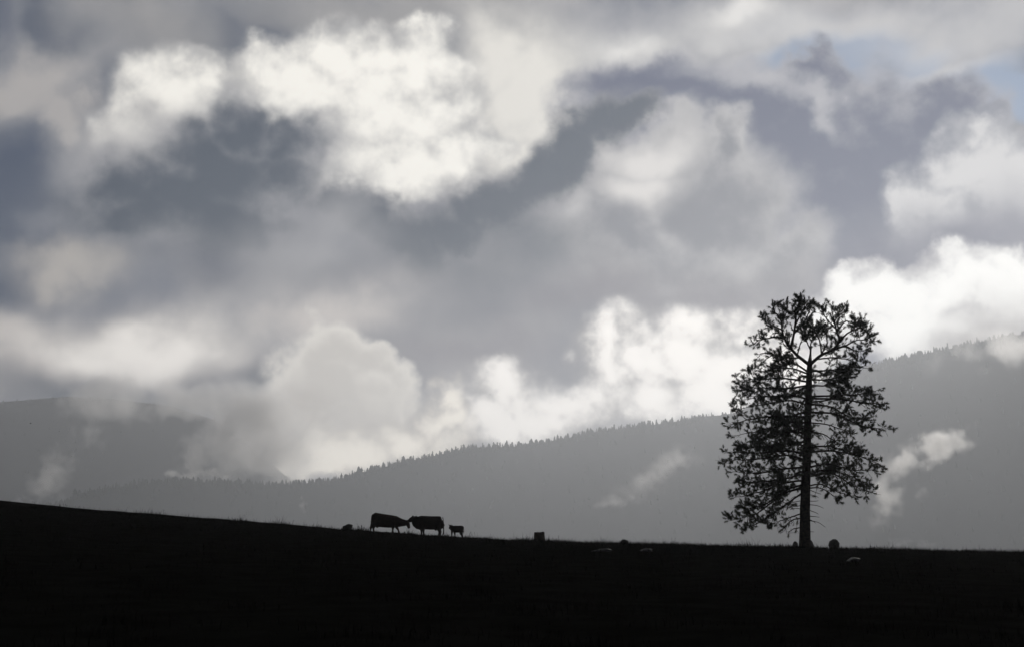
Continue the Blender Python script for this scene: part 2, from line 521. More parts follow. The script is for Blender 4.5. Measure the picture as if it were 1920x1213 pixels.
# conifers: one irregular low-poly shape each, a few variants
def conifer(seed, slim):
    r = random.Random(seed)
    V, F = [], []
    ns = 7
    tiers = r.choice([3, 4])
    z = 0.1
    for k in range(tiers):
        z0 = 0.08 + 0.86 * k / tiers
        z1 = min(1.0, z0 + 1.45 / tiers)
        R = slim * (1 - 0.72 * k / tiers) * r.uniform(0.8, 1.15)
        b = len(V)
        for i in range(ns):
            a = 2 * math.pi * (i + r.random() * 0.6) / ns
            rr = R * r.uniform(0.65, 1.25)
            V.append((rr * math.cos(a), rr * math.sin(a), z0 + r.uniform(-0.04, 0.04)))
        V.append((r.uniform(-0.02, 0.02), r.uniform(-0.02, 0.02), z1 if k < tiers - 1 else 1.0))
        for i in range(ns):
            F.append((b + i, b + (i + 1) % ns, b + ns))
    for i in range(4):
        a0, a1 = math.pi / 2 * i, math.pi / 2 * (i + 1)
        b = len(V)
        V += [(0.03 * math.cos(a0), 0.03 * math.sin(a0), 0), (0.03 * math.cos(a1), 0.03 * math.sin(a1), 0), (0, 0, 0.5)]
        F.append((b, b + 1, b + 2))
    return V, F


variants = [conifer(s, w) for s, w in ((1, 0.2), (2, 0.27), (3, 0.34), (4, 0.24), (5, 0.4), (6, 0.3), (7, 0.17), (8, 0.36))]
v_mesh = []
for i, (V, F) in enumerate(variants):
    me = bpy.data.meshes.new('conifer')
    me.from_pydata(V, [], F)
    me.materials.append(M_conifer)
    v_mesh.append(me)


def ridge_trees(R, C, px0, px1, n, label, group, hmin=9, hmax=26):
    px = px0
    k = 0
    while k < n and px < px1:
        i = int(np.clip(np.searchsorted(C, px), 1, len(C) - 1))
        f = (px - C[i - 1]) / (C[i] - C[i - 1])
        p = R[i - 1] * (1 - f) + R[i] * f
        o = bpy.data.objects.new('conifer_tree', v_mesh[random.randrange(len(v_mesh))])
        h = random.uniform(hmin, hmax) * (0.75 + 0.55 * (0.5 + 0.5 * mnoise.noise(Vector((px * 0.03, 5.0, 0.0))))) * (1.3 if random.random() < 0.07 else 1.0)
        w = h * random.uniform(0.75, 1.3)
        o.location = (p[0], p[1] - 4, p[2] - 3.5)
        o.scale = (w, w, h)
        o.rotation_euler = (0, 0, random.uniform(0, 6.28))
        tag(o, label, 'tree', group)
        col.objects.link(o)
        k += 1
        px += (px1 - px0) / n * (random.uniform(0.15, 0.7) if random.random() < 0.7 else random.uniform(1.2, 2.6))


ridge_trees(R1, C1, 95, 640, 85, 'tiny hazy conifer on the low left end of the wooded ridge skyline', 'conifers on the low left skyline')
ridge_trees(R1, C1, 640, 1375, 150, 'tiny hazy conifer on the ridge skyline between cows and lone pine', 'conifers on the middle skyline')
ridge_trees(R1, C1, 1625, 1880, 50, 'tiny faint conifer on the misty skyline right of the lone pine', 'conifers on the misty right skyline', 11, 23)

# the wood on the slopes reads as one mass
acc = []
vt = [np.array(V)[np.array(F)] for V, F in variants]
for (R, V, n, jmax) in ((R1, V1, 6500, 30), (R2, V2, 1800, 18)):
    nr, nc, _ = V.shape
    for _ in range(n):
        top = random.random() < 0.6
        j = 4 if top else 4 + int((random.random() ** 1.5) * (jmax - 6))
        i = random.randrange(nc - 1)
        a, b = random.random(), random.random() * (0.9 if top else 1)
        p = (V[j, i] * (1 - a) + V[j, i + 1] * a) * (1 - b) + (V[j + 1, i] * (1 - a) + V[j + 1, i + 1] * a) * b
        h = (random.uniform(10, 20) if top else random.uniform(14, 28)) * (0.75 if R is R2 else 1.0)
        w = h * random.uniform(0.8, 1.3)
        t = vt[random.randrange(len(vt))] * np.array([w, w, h]) + p - np.array([0, 0, 1.5])
        acc.append(t)
tag(tri_obj('forest', np.concatenate(acc), M_conifer), 'dim conifer forest covering the far hillsides', 'forest', kind='stuff')
#HILLEND

# ------------------------------------------------------------------ geometry helpers for living things
def catmull(pts, n):
    P_ = [Vector(p) for p in pts]
    if len(P_) == 2:
        return [P_[0].lerp(P_[1], i / (n - 1)) for i in range(n)]
    P_ = [P_[0] * 2 - P_[1]] + P_ + [P_[-1] * 2 - P_[-2]]
    out = []
    m = len(P_) - 3
    for i in range(n):
        u = i / (n - 1) * m
        k = min(int(u), m - 1)
        t = u - k
        a, b, c_, d = P_[k:k + 4]
        out.append(0.5 * ((2 * b) + (c_ - a) * t + (2 * a - 5 * b + 4 * c_ - d) * t * t + (3 * b - a - 3 * c_ + d) * t ** 3))
    return out


def add_tube(V, F, pts, radii, ns=6, cap=True):
    """a round tapering tube along pts"""
    b0 = len(V)
    n = len(pts)
    ref = Vector((0, 1, 0.13))
    for i, p in enumerate(pts):
        t = (pts[min(i + 1, n - 1)] - pts[max(i - 1, 0)])
        t = t.normalized() if t.length > 1e-9 else Vector((0, 0, 1))
        s_ = t.cross(ref)
        s_ = s_.normalized() if s_.length > 1e-4 else Vector((1, 0, 0))
        w_ = t.cross(s_)
        for k in range(ns):
            a = 2 * math.pi * k / ns
            V.append(p + (s_ * math.cos(a) + w_ * math.sin(a)) * radii[i])
    for i in range(n - 1):
        for k in range(ns):
            F.append((b0 + i * ns + k, b0 + i * ns + (k + 1) % ns, b0 + (i + 1) * ns + (k + 1) % ns, b0 + (i + 1) * ns + k))
    if cap:
        F.append(tuple(b0 + k for k in range(ns))[::-1])
        F.append(tuple(b0 + (n - 1) * ns + k for k in range(ns)))


# ------------------------------------------------------------------ the lone pine
TREE_Y = 96.6
tb = at(1508, 1028, TREE_Y)
tree_base = Vector((tb.x, TREE_Y, gz(tb.x, TREE_Y)))
tree = empty('pine_tree', tree_base)
tag(tree, 'tall lone pine with forked top and bare trunk base standing on the crest', 'tree')


def tp(cx, cy, dy=0.0):
    """a point of the tree from its place in an enlarged view, in tree space"""
    p = at(1320 + cx / 2.289, 530 + cy / 2.289, TREE_Y)
    return Vector((p.x, p.y + dy, p.z)) - tree_base


tr = random.Random(5)
trunk_c = [(431, 1165, 31), (432, 1140, 26.5), (433, 1090, 23.5), (434, 1000, 21.5), (437, 850, 19.5), (443, 700, 17.5), (447, 550, 15), (451, 420, 13), (454, 350, 11), (456, 318, 6), (458, 296, 3.5), (462, 270, 1.5)]
tpts = catmull([tp(c_[0], c_[1]) for c_ in trunk_c], 60)
trad = np.interp(np.linspace(0, 1, 60), np.linspace(0, 1, len(trunk_c)), [c_[2] / 2.289 / 27.5 for c_ in trunk_c])
TV, TF = [], []
NS = 18
for i, p in enumerate(tpts):
    for k in range(NS):
        a = 2 * math.pi * k / NS
        r_ = trad[i] * (1 + 0.10 * mnoise.noise(Vector((math.cos(a) * 2.2, math.sin(a) * 2.2, p.z * 0.55))) + 0.05 * mnoise.noise(Vector((math.cos(a) * 6, math.sin(a) * 6, p.z * 3))))
        if i < 6:
            r_ *= 1 + 0.10 * (6 - i) / 6 * (0.5 + 0.5 * math.sin(a * 5 + 1))
        TV.append((p.x + r_ * math.cos(a), p.y + r_ * math.sin(a), p.z))
for i in range(59):
    for k in range(NS):
        TF.append((i * NS + k, i * NS + (k + 1) % NS, (i + 1) * NS + (k + 1) % NS, (i + 1) * NS + k))
TF.append(tuple(59 * NS + k for k in range(NS)))
mesh_obj('trunk', TV, TF, M_bark, tree)


def tuft(acc, p, d, n, length):
    d = d.normalized()
    ref = Vector((tr.uniform(-1, 1), tr.uniform(-1, 1), tr.uniform(-1, 1)))
    s_ = d.cross(ref).normalized()
    w_ = d.cross(s_)
    for _ in range(n):
        a = tr.uniform(0, 6.283)
        th = abs(tr.gauss(0.55, 0.5))
        nd = d * math.cos(th) + (s_ * math.cos(a) + w_ * math.sin(a)) * math.sin(th)
        L = length * tr.uniform(0.65, 1.15)
        b = p + d * tr.uniform(-0.16, 0.05)
        e = b + nd * L + Vector((0, 0, -0.12 * L))
        side = nd.cross(Vector((tr.uniform(-1, 1), tr.uniform(-1, 1), tr.uniform(-1, 1))))
        side = side.normalized() * 0.0088 if side.length > 1e-3 else Vector((0.0088, 0, 0))
        acc.append((b - side, b + side, e))


def rdir(t, spread):
    v = Vector((tr.gauss(0, 1), tr.gauss(0, 1), tr.gauss(0, 0.75)))
    return (t + v.normalized() * spread).normalized()


def crooked(p, d, L, n, bend, lift):
    pts = [p]
    for _ in range(n):
        d = (d + Vector((tr.gauss(0, bend), tr.gauss(0, bend), tr.gauss(0, bend) + lift))).normalized()
        pts.append(pts[-1] + d * (L / n))
    return pts, d


def limb(ctrl, r0, dens=1.0, leaf=1.0, start=0.22, sub=1.0, lift=0.10, need=80):
    """a limb with its crooked side branches, twigs and needle tufts"""
    n = 16
    pts = catmull(ctrl, n)
    for i in range(2, n):
        j = 0.035 * i / n
        pts[i] = pts[i] + Vector((tr.gauss(0, j), tr.gauss(0, j), tr.gauss(0, j)))
    V, F, needles = [], [], []
    rad = [r0 * (1 - i / (n - 1)) ** 0.8 + 0.010 for i in range(n)]
    add_tube(V, F, pts, rad, 7)
    length = sum((pts[i + 1] - pts[i]).length for i in range(n - 1))
    m = max(3, int(length * 4.6 * dens))
    for q in range(m):
        t = start + (1 - start) * (q + tr.random()) / m
        k = min(int(t * (n - 1)), n - 2)
        p = pts[k].lerp(pts[k + 1], t * (n - 1) - k)
        tang = (pts[k + 1] - pts[k]).normalized()
        L = sub * tr.uniform(0.45, 1.1) * (0.55 + 0.6 * math.sin(math.pi * min(1, 0.25 + 0.75 * t)))
        d = rdir(tang * 0.8, 0.95)
        sp, ed = crooked(p, d, L, 6, 0.22, lift)
        sr = [max(0.007, rad[k] * 0.5 * (1 - i / 7)) for i in range(7)]
        add_tube(V, F, sp, sr, 5, False)
        lush = leaf if tr.random() < 0.68 else leaf * 0.18
        tw = max(2, int(L * (7.8 if lush > 0.5 * leaf else 4.0)))
        for z in range(tw):
            kk = 1 + min(5, int(tr.random() ** 0.7 * 6)) - 1
            bp = sp[kk].lerp(sp[kk + 1], tr.random())
            bt = (sp[kk + 1] - sp[kk]).normalized()
            bl = tr.uniform(0.16, 0.42)
            wp, wd = crooked(bp, rdir(bt, 0.95), bl, 3, 0.28, lift * 1.6)
            add_tube(V, F, wp, [0.0085, 0.0075, 0.0065, 0.0055], 4, False)
            if tr.random() < 0.92 * lush:
                tuft(needles, wp[-1], wd, int(need * tr.uniform(0.7, 1.2)), 0.21)
        if tr.random() < lush:
            tuft(needles, sp[-1], ed, need, 0.2)
    if leaf > 0.3:
        tuft(needles, pts[-1], pts[-1] - pts[-3], need, 0.2)
    o = mesh_obj('limb', V, F, M_bark, tree)
    if needles:
        nd = tri_obj('needles', np.array([[tuple(v) for v in t] for t in needles]), M_needle, o)
        nd['kind'] = 'stuff'
    return o


def L2(pts, r0, dys=None, **kw):
    """limb from enlarged-view points; depth wanders from the trunk to the tip"""
    dyt = tr.uniform(-1.5, 1.5) if dys is None else dys
    n = len(pts)
    limb([tp(x, y, dyt * (i / (n - 1)) ** 1.2) for i, (x, y) in enumerate(pts)], r0, **kw)


UP = dict(start=0.25, lift=0.16, sub=0.85)
# forked crown
L2([(453, 352), (408, 316), (372, 280), (348, 238), (336, 185), (345, 142), (364, 100)], 0.115, 0.3, dens=1.65, **UP)
L2([(372, 282), (384, 225), (392, 150), (398, 110), (402, 84)], 0.09, -0.5, dens=1.65, **UP)
L2([(350, 240), (300, 232), (250, 240), (205, 262)], 0.07, 0.6, dens=1.3, start=0.25, sub=0.8, lift=0.08)
L2([(340, 205), (300, 190), (262, 176), (245, 165)], 0.05, -0.8, dens=1.5, **UP)
L2([(338, 175), (318, 140), (308, 122), (303, 108)], 0.05, 0.5, dens=1.5, **UP)
L2([(388, 190), (420, 130), (436, 106), (444, 90)], 0.05, 0.2, dens=1.65, **UP)
L2([(386, 220), (420, 180), (446, 140), (452, 110)], 0.05, -0.3, dens=1.5, **UP)
L2([(455, 352), (500, 312), (545, 292), (578, 252), (562, 192), (548, 140), (545, 112)], 0.11, -0.3, dens=1.65, **UP)
L2([(545, 292), (610, 272), (664, 290), (714, 280)], 0.07, 0.7, dens=1.3, start=0.2, sub=0.75, lift=0.06)
L2([(576, 254), (624, 212), (664, 200), (702, 214)], 0.06, -0.5, dens=1.65, **UP)
L2([(570, 215), (606, 165), (640, 170), (672, 168)], 0.05, 0.5, dens=1.65, **UP)
L2([(556, 170), (586, 134), (614, 122)], 0.045, 0.2, dens=1.65, **UP)
L2([(562, 195), (520, 150), (508, 128)], 0.045, -0.3, dens=1.65, **UP)
L2([(505, 308), (498, 250), (478, 205), (470, 175)], 0.05, 0.4, dens=1.5, **UP)
L2([(458, 290), (440, 250), (432, 210), (440, 180)], 0.04, -0.3, dens=1.5, **UP)
L2([(600, 276), (650, 250), (694, 250), (716, 262)], 0.045, -0.6, dens=1.65, **UP)
L2([(470, 330), (560, 318), (620, 322), (690, 318)], 0.05, 0.9, dens=0.9, sub=0.6)
L2([(420, 322), (340, 318), (290, 300), (246, 300), (232, 330)], 0.05, 0.9, dens=0.6, leaf=0.6, sub=0.6)
L2([(300, 305), (262, 330), (240, 350)], 0.03, 0.4, dens=0.8, leaf=0.7, sub=0.5)
L2([(456, 300), (462, 250), (480, 230), (500, 180)], 0.04, 0.5, dens=1.4, **UP)
L2([(400, 312), (410, 270), (424, 240), (420, 200)], 0.04, -0.5, dens=1.4, **UP)
L2([(500, 312), (530, 260), (528, 220), (520, 190)], 0.045, 0.6, dens=1.5, **UP)
# whorls, left side
for pts, r0, dn in (
        ([(451, 385), (390, 352), (320, 352), (296, 322)], 0.08, 1.6), ([(450, 392), (380, 372), (300, 372), (232, 392), (218, 376)], 0.07, 1.1),
        ([(449, 425), (350, 412), (240, 415), (150, 425)], 0.08, 1.25), ([(449, 440), (340, 455), (220, 452), (124, 470)], 0.08, 1.5),
        ([(447, 500), (380, 482), (270, 486), (130, 505)], 0.08, 1.35), ([(446, 525), (370, 505), (260, 520), (124, 545)], 0.07, 1.0),
        ([(445, 575), (340, 572), (250, 580), (150, 600), (104, 620)], 0.08, 1.0), ([(444, 600), (370, 600), (310, 620), (240, 640), (112, 668)], 0.08, 1.3),
        ([(444, 650), (380, 640), (300, 650), (210, 690)], 0.08, 1.7), ([(443, 680), (350, 690), (230, 705), (160, 700)], 0.08, 1.5),
        ([(441, 730), (350, 722), (220, 730), (80, 726)], 0.09, 1.1), ([(440, 760), (350, 742), (220, 760), (72, 768)], 0.09, 1.2),
        ([(439, 790), (340, 795), (240, 810), (128, 800)], 0.08, 1.1), ([(438, 815), (340, 840), (240, 850), (160, 842)], 0.08, 1.5),
        ([(437, 845), (340, 860), (230, 900), (116, 924)], 0.08, 1.1), ([(436, 862), (350, 890), (240, 960), (160, 972)], 0.08, 1.25),
        ([(435, 880), (350, 900), (230, 985), (102, 1022)], 0.08, 1.35), ([(434, 892), (350, 950), (250, 1020), (158, 1062)], 0.07, 1.2),
        ([(445, 560), (400, 560), (350, 590), (320, 560)], 0.06, 1.8), ([(444, 620), (400, 630), (340, 650), (280, 668)], 0.06, 1.8),
        ([(442, 700), (390, 690), (330, 700), (270, 690)], 0.06, 1.4)):
    L2(pts, r0 * 0.85, dens=dn ** 1.5 * 0.96, lift=0.07)
# whorls, right side
for pts, r0, dn in (
        ([(459, 380), (540, 378), (620, 372), (696, 378)], 0.07, 1.0), ([(459, 415), (530, 412), (600, 392), (660, 352)], 0.07, 1.4),
        ([(459, 440), (520, 440), (590, 420), (650, 400)], 0.06, 1.2), ([(460, 488), (560, 480), (680, 470), (774, 446)], 0.08, 1.15),
        ([(460, 496), (590, 500), (700, 515), (786, 516)], 0.08, 1.15), ([(460, 512), (540, 500), (600, 460), (650, 470)], 0.06, 0.9),
        ([(459, 520), (540, 535), (620, 580), (712, 598)], 0.07, 0.95), ([(459, 556), (560, 566), (660, 618), (776, 640)], 0.08, 1.25),
        ([(458, 600), (520, 610), (590, 640), (620, 672)], 0.05, 0.7), ([(457, 640), (510, 650), (570, 690), (600, 700)], 0.05, 0.7),
        ([(456, 705), (540, 700), (610, 722), (672, 700)], 0.07, 1.2), ([(455, 725), (540, 722), (640, 740), (752, 784)], 0.08, 1.2),
        ([(454, 790), (540, 776), (640, 798), (756, 800)], 0.08, 1.5), ([(453, 820), (530, 800), (620, 820), (700, 850)], 0.07, 1.6),
        ([(452, 830), (560, 816), (660, 870), (756, 896)], 0.07, 1.0), ([(451, 870), (500, 866), (560, 900), (632, 930)], 0.06, 1.0),
        ([(451, 880), (490, 880), (530, 900), (560, 930)], 0.05, 1.0)):
    L2(pts, r0 * 0.85, dens=dn ** 1.5 * 0.96, lift=0.05)
# limbs reaching towards and away from the camera fill the middle
for i in range(20):
    cy = 380 + i * 25 + tr.uniform(-10, 10)
    s_ = 1 if i % 2 else -1
    side = tr.uniform(-70, 50)
    reach = 1.4 + 1.4 * min(1, (cy - 330) / 300)
    x0 = 452 - (cy - 380) * 0.035
    limb([tp(x0, cy, 0), tp(x0 + side * 0.4, cy - 4, s_ * reach * 0.4), tp(x0 + side * 0.8, cy + 14, s_ * reach * 0.75), tp(x0 + side, cy + 20, s_ * reach)],
         0.07, dens=0.6 if cy > 480 else 0.75, leaf=0.75, lift=0.06)
# dead snags low on the trunk
for pts, lf in (([(455, 906), (478, 912), (492, 922)], 0), ([(455, 950), (484, 954), (512, 967)], 0), ([(455, 1000), (474, 1001), (492, 1006)], 0), ([(455, 935), (478, 936), (490, 934)], 0),
                ([(455, 1018), (490, 1026), (524, 1047)], 0), ([(455, 1066), (472, 1068)], 0), ([(455, 880), (480, 900), (506, 905)], 0), ([(455, 1010), (470, 1022), (482, 1030)], 0), ([(455, 970), (480, 985), (492, 992)], 0),
                ([(412, 912), (390, 916), (368, 930)], 0), ([(412, 950), (390, 958), (366, 950)], 0), ([(412, 930), (384, 940), (350, 944)], 0), ([(414, 972), (392, 966), (372, 972)], 0)):
    V, F = [], []
    q = [tp(x, y, tr.uniform(-0.15, 0.15) * i) for i, (x, y) in enumerate(pts)]
    q[0].x = tp(436, 900).x
    q = catmull(q, 7)
    add_tube(V, F, q, list(np.linspace(0.03, 0.011, 7)), 6)
    mesh_obj('dead_branch', V, F, M_bark, tree)
L2([(432, 985), (380, 1002), (340, 1016), (308, 1034)], 0.045, 0.5, dens=1.6, leaf=0.22, sub=0.55, start=0.3, lift=-0.02)
L2([(432, 1008), (384, 1015), (350, 1040), (340, 1066)], 0.04, -0.6, dens=1.5, leaf=0.12, sub=0.5, start=0.3, lift=-0.06)
L2([(432, 1052), (404, 1050), (384, 1056), (366, 1072)], 0.035, 0.4, dens=1.4, leaf=0.1, sub=0.4, start=0.3, lift=-0.05)


# ------------------------------------------------------------------ bodies: overlapping lofts fused into one skin
def loft(V, F, secs, ns=14):
    """secs: (centre, side half-width, up half-height, tangent)"""
    b0 = len(V)
    n = len(secs)
    for i, (p, hw, hh) in enumerate(secs):
        t = (secs[min(i + 1, n - 1)][0] - secs[max(i - 1, 0)][0]).normalized()
        lat = Vector((0, 1, 0))
        upv = lat.cross(t)
        upv = upv.normalized()
        for k in range(ns):
            a = 2 * math.pi * k / ns
            V.append(p + lat * hw * math.cos(a) + upv * hh * math.sin(a))
    for i in range(n - 1):
        for k in range(ns):
            F.append((b0 + i * ns + k, b0 + i * ns + (k + 1) % ns, b0 + (i + 1) * ns + (k + 1) % ns, b0 + (i + 1) * ns + k))
    F.append(tuple(b0 + k for k in range(ns))[::-1])
    F.append(tuple(b0 + (n - 1) * ns + k for k in range(ns)))


def fuse(name, V, F, material, voxel, loc):
    me = bpy.data.meshes.new('raw')
    me.from_pydata([tuple(v) for v in V], [], F)
    bm = bmesh.new()
    bm.from_mesh(me)
    bmesh.ops.recalc_face_normals(bm, faces=bm.faces)
    bm.to_mesh(me)
    bm.free()
    o = bpy.data.objects.new('raw', me)
    col.objects.link(o)
    r = o.modifiers.new('r', 'REMESH')
    r.mode = 'VOXEL'
    r.voxel_size = voxel
    sm = o.modifiers.new('s', 'SMOOTH')
    sm.factor = 0.5
    sm.iterations = 2
    dg = bpy.context.evaluated_depsgraph_get()
    m2 = bpy.data.meshes.new_from_object(o.evaluated_get(dg))
    bpy.data.objects.remove(o)
    m2.name = name
    m2.materials.clear()
    m2.materials.append(material)
    m2.polygons.foreach_set('use_smooth', [True] * len(m2.polygons))
    q = bpy.data.objects.new(name, m2)
    q.location = loc
    col.objects.link(q)
    return q


def bovine(name, yd, origin, torso, head, legs, tail, ears, extra, material, label, cat, voxel=0.02):
    """all points in an enlarged view of the crest (6.857 times)"""
    def cp(cx, cy, dy=0.0):
        p = at(620 + cx / 6.857, 920 + cy / 6.857, yd)
        return Vector((p.x, p.y + dy, p.z))
    o0 = cp(*origin)
    o0.z = gz(o0.x, yd)
    V, F = [], []
    loft(V, F, [(cp(x, (t + b) / 2) - o0, hw, abs(b - t) / 2 / 6.857 / 27.5) for x, t, b, hw in torso], 18)
    loft(V, F, [(cp(x, y, d) - o0, w_, h_) for x, y, d, w_, h_ in head], 14)
    for side, pts in legs:
        q = []
        for i, (x, y, r_) in enumerate(pts):
            v = cp(x, y, side * (0.17 if i else 0.13))
            if i == len(pts) - 1:
                v.z = gz(v.x, v.y) - 0.02
            q.append(v - o0)
        w = [p[2] * 1.22 for p in pts]
        q2 = catmull(q, 12)
        w2 = np.interp(np.linspace(0, 1, 12), np.linspace(0, 1, len(w)), w)
        add_tube(V, F, q2, list(w2), 10)
    q2 = catmull([cp(x, y, 0.02) - o0 for x, y, r_ in tail], 10)
    add_tube(V, F, q2, list(np.interp(np.linspace(0, 1, 10), np.linspace(0, 1, len(tail)), [p[2] for p in tail])), 8)
    for x, y, d, ex, ey, ed, r_ in ears:
        a, b = cp(x, y, d) - o0, cp(ex, ey, ed) - o0
        add_tube(V, F, [a, a.lerp(b, 0.5), b], [r_ * 0.7, r_, r_ * 0.45], 8)
    for x, y, d, r_ in extra:
        c0 = cp(x, y, d) - o0
        add_tube(V, F, [c0 + Vector((0, 0, r_)), c0 + Vector((0, 0, r_ * 0.5)), c0, c0 - Vector((0, 0, r_ * 0.7)), c0 - Vector((0, 0, r_))], [r_ * 0.4, r_ * 0.85, r_, r_ * 0.7, r_ * 0.3], 10)
    q = fuse(name, V, F, material, voxel, o0)
    tag(q, label, cat, 'cattle standing on the crest')
    return q


bovine('cow', 97.0, (700, 522),
       [(531, 318, 405, .12), (545, 290, 430, .2), (562, 274, 450, .26), (620, 285, 460, .30), (700, 297, 468, .33), (780, 309, 471, .32), (838, 320, 470, .27), (880, 340, 463, .21), (920, 357, 454, .15), (958, 367, 448, .12), (972, 374, 436, .10)],
       [(956, 402, 0, .13, .18), (978, 402, -.02, .13, .17), (990, 420, -.02, .125, .15), (998, 442, -.02, .10, .125), (1005, 464, -.02, .09, .105), (1009, 480, -.02, .08, .08)],
       [(-1, [(560, 385, .17), (572, 425, .15), (558, 462, .075), (552, 480, .06), (556, 505, .045), (557, 515, .06), (558, 524, .065)]),
        (1, [(545, 385, .16), (545, 425, .13), (522, 460, .07), (513, 478, .055), (508, 503, .042), (505, 514, .055), (503, 522, .06)]),
        (-1, [(805, 430, .15), (803, 468, .09), (802, 488, .06), (800, 506, .045), (800, 516, .058), (801, 526, .065)]),
        (1, [(840, 430, .15), (848, 466, .09), (862, 488, .06), (870, 508, .045), (873, 518, .058), (878, 530, .065)])],
       [(536, 298, .035), (524, 340, .03), (520, 400, .026), (514, 440, .03), (506, 470, .045), (503, 486, .02)],
       [(982, 384, -.10, 975, 378, -.26, .045), (982, 380, .10, 986, 366, .25, .045)], [(600, 455, 0, .10)], M_cow,
       'dark cow facing right, head lowered to nose the other cow', 'cow')
bovine('cow', 97.35, (1290, 588),
       [(1447, 358, 440, .11), (1438, 334, 474, .2), (1415, 324, 490, .25), (1370, 322, 492, .3), (1290, 322, 496, .34), (1220, 318, 492, .32), (1160, 315, 500, .27), (1122, 317, 488, .2), (1092, 318, 458, .16), (1066, 318, 424, .13), (1048, 324, 414, .12)],
       [(1075, 362, 0, .13, .20), (1050, 362, 0, .13, .20), (1030, 370, 0, .12, .165), (1014, 380, 0, .095, .13), (1000, 386, 0, .085, .10), (994, 388, 0, .07, .07)],
       [(-1, [(1190, 440, .16), (1194, 482, .095), (1196, 512, .062), (1197, 545, .047), (1196, 560, .058), (1196, 574, .065)]),
        (1, [(1150, 440, .15), (1163, 482, .09), (1166, 512, .06), (1166, 545, .047), (1165, 560, .058), (1167, 572, .065)]),
        (-1, [(1405, 410, .17), (1385, 460, .15), (1390, 500, .08), (1400, 525, .065), (1393, 560, .048), (1391, 578, .06), (1388, 592, .068)]),
        (1, [(1415, 410, .17), (1395, 460, .15), (1402, 500, .08), (1412, 525, .06), (1404, 560, .048), (1402, 578, .058), (1399, 590, .065)])],
       [(1440, 336, .035), (1449, 390, .028), (1452, 450, .026), (1453, 500, .04), (1449, 545, .05), (1442, 580, .02)],
       [(1056, 330, -.10, 1070, 318, -.24, .045), (1052, 328, .10, 1046, 312, .2, .045), (1100, 326, 0, 1098, 316, 0, .06)], [(1352, 488, 0, .11)], M_cow2,
       'dark cow facing left, nose to nose, tail hanging by its hind legs', 'cow')
bovine('calf', 97.1, (1620, 608),
       [(1708, 466, 508, .07), (1700, 448, 520, .12), (1680, 442, 530, .14), (1640, 444, 534, .16), (1600, 443, 534, .15), (1572, 444, 522, .13), (1556, 438, 504, .10), (1544, 434, 490, .085)],
       [(1558, 448, -.03, .09, .11), (1545, 454, -.05, .09, .11), (1536, 468, -.08, .08, .09), (1530, 480, -.1, .065, .065), (1527, 488, -.11, .055, .045)],
       [(-.6, [(1562, 510, .08), (1558, 548, .045), (1556, 575, .032), (1555, 594, .036), (1554, 606, .04)]),
        (.6, [(1590, 515, .08), (1596, 550, .045), (1597, 578, .032), (1597, 598, .036), (1597, 608, .04)]),
        (-.6, [(1692, 505, .10), (1682, 540, .08), (1694, 572, .04), (1698, 592, .034), (1698, 612, .042)]),
        (.6, [(1682, 505, .10), (1670, 538, .075), (1684, 568, .038), (1690, 590, .034), (1691, 610, .04)])],
       [(1706, 456, .02), (1712, 490, .018), (1712, 530, .022), (1708, 556, .015)],
       [(1544, 446, -.04, 1514, 432, -.12, .035), (1556, 444, .05, 1562, 434, .16, .035)], [], M_calf,
       'small calf with pricked ears standing alone behind the cows', 'calf', 0.014)


# ------------------------------------------------------------------ rocks, stump
def rock(name, px, y, w, h, d, material, label, seed, lift=0.0, rough=0.16, pinch=0.0, skew=0.0, cat='rock', sink=0.25, sub=4):
    p = at(px, 1000, y)
    x = p.x
    bm = bmesh.new()
    bmesh.ops.create_icosphere(bm, subdivisions=sub, radius=1.0)
    for v in bm.verts:
        n_ = v.co.normalized()
        s_ = 1 + rough * mnoise.fractal(n_ * 1.3 + Vector((seed, 0, 0)), 1.0, 2.0, 5) + 0.35 * rough * (abs(mnoise.noise(n_ * 2.5 + Vector((0, seed, 0)))) - 0.3)
        q = n_ * s_
        if pinch and q.z < 0:
            f = 1 - pinch * min(1, -q.z) ** 1.5
            q.x *= f
            q.y *= f
        q.x += skew * q.z
        v.co = Vector((q.x * w / 2, q.y * d / 2, q.z * h / 2))
    me = bpy.data.meshes.new(name)
    bm.to_mesh(me)
    bm.free()
    me.materials.append(material)
    me.polygons.foreach_set('use_smooth', [True] * len(me.polygons))
    o = bpy.data.objects.new(name, me)
    o.location = (x, y, gz(x, y) + h / 2 - sink * h + lift)
    col.objects.link(o)
    tag(o, label, cat)
    return o


rock('rock', 651, 97.0, 0.66, 0.62, 0.6, M_rock, 'small dark rock on the crest left of the two cows', 3.3, skew=0.35, rough=0.35, sink=0.32)
rock('rock', 1170, 97.0, 0.60, 0.52, 0.5, M_rock, 'low rounded rock on the crest between stump and pine', 8.1, sink=0.3, rough=0.12)
rock('rock', 1490.5, 96.9, 0.42, 0.62, 0.42, M_rock, 'small upright rock just left of the pine trunk', 5.7, sink=0.28, rough=0.16)
rock('rock', 1516.5, 97.7, 0.66, 0.86, 0.6, M_rock, 'rock half hidden behind the right side of the pine trunk', 12.4, sink=0.3, rough=0.18)
rock('boulder', 1563, 97.1, 0.76, 0.80, 0.72, M_rock, 'round boulder on the crest right of the pine', 21.9, sink=0.10, rough=0.14, pinch=0.35)


def hit(px, py):
    """where a view ray meets the slope"""
    d = ray(px, py)
    y = 14.0
    while y < 130:
        k = y / d.y
        if CAM_Z + d.z * k < gz(d.x * k, y):
            return y
        y += 0.1
    return 90.0


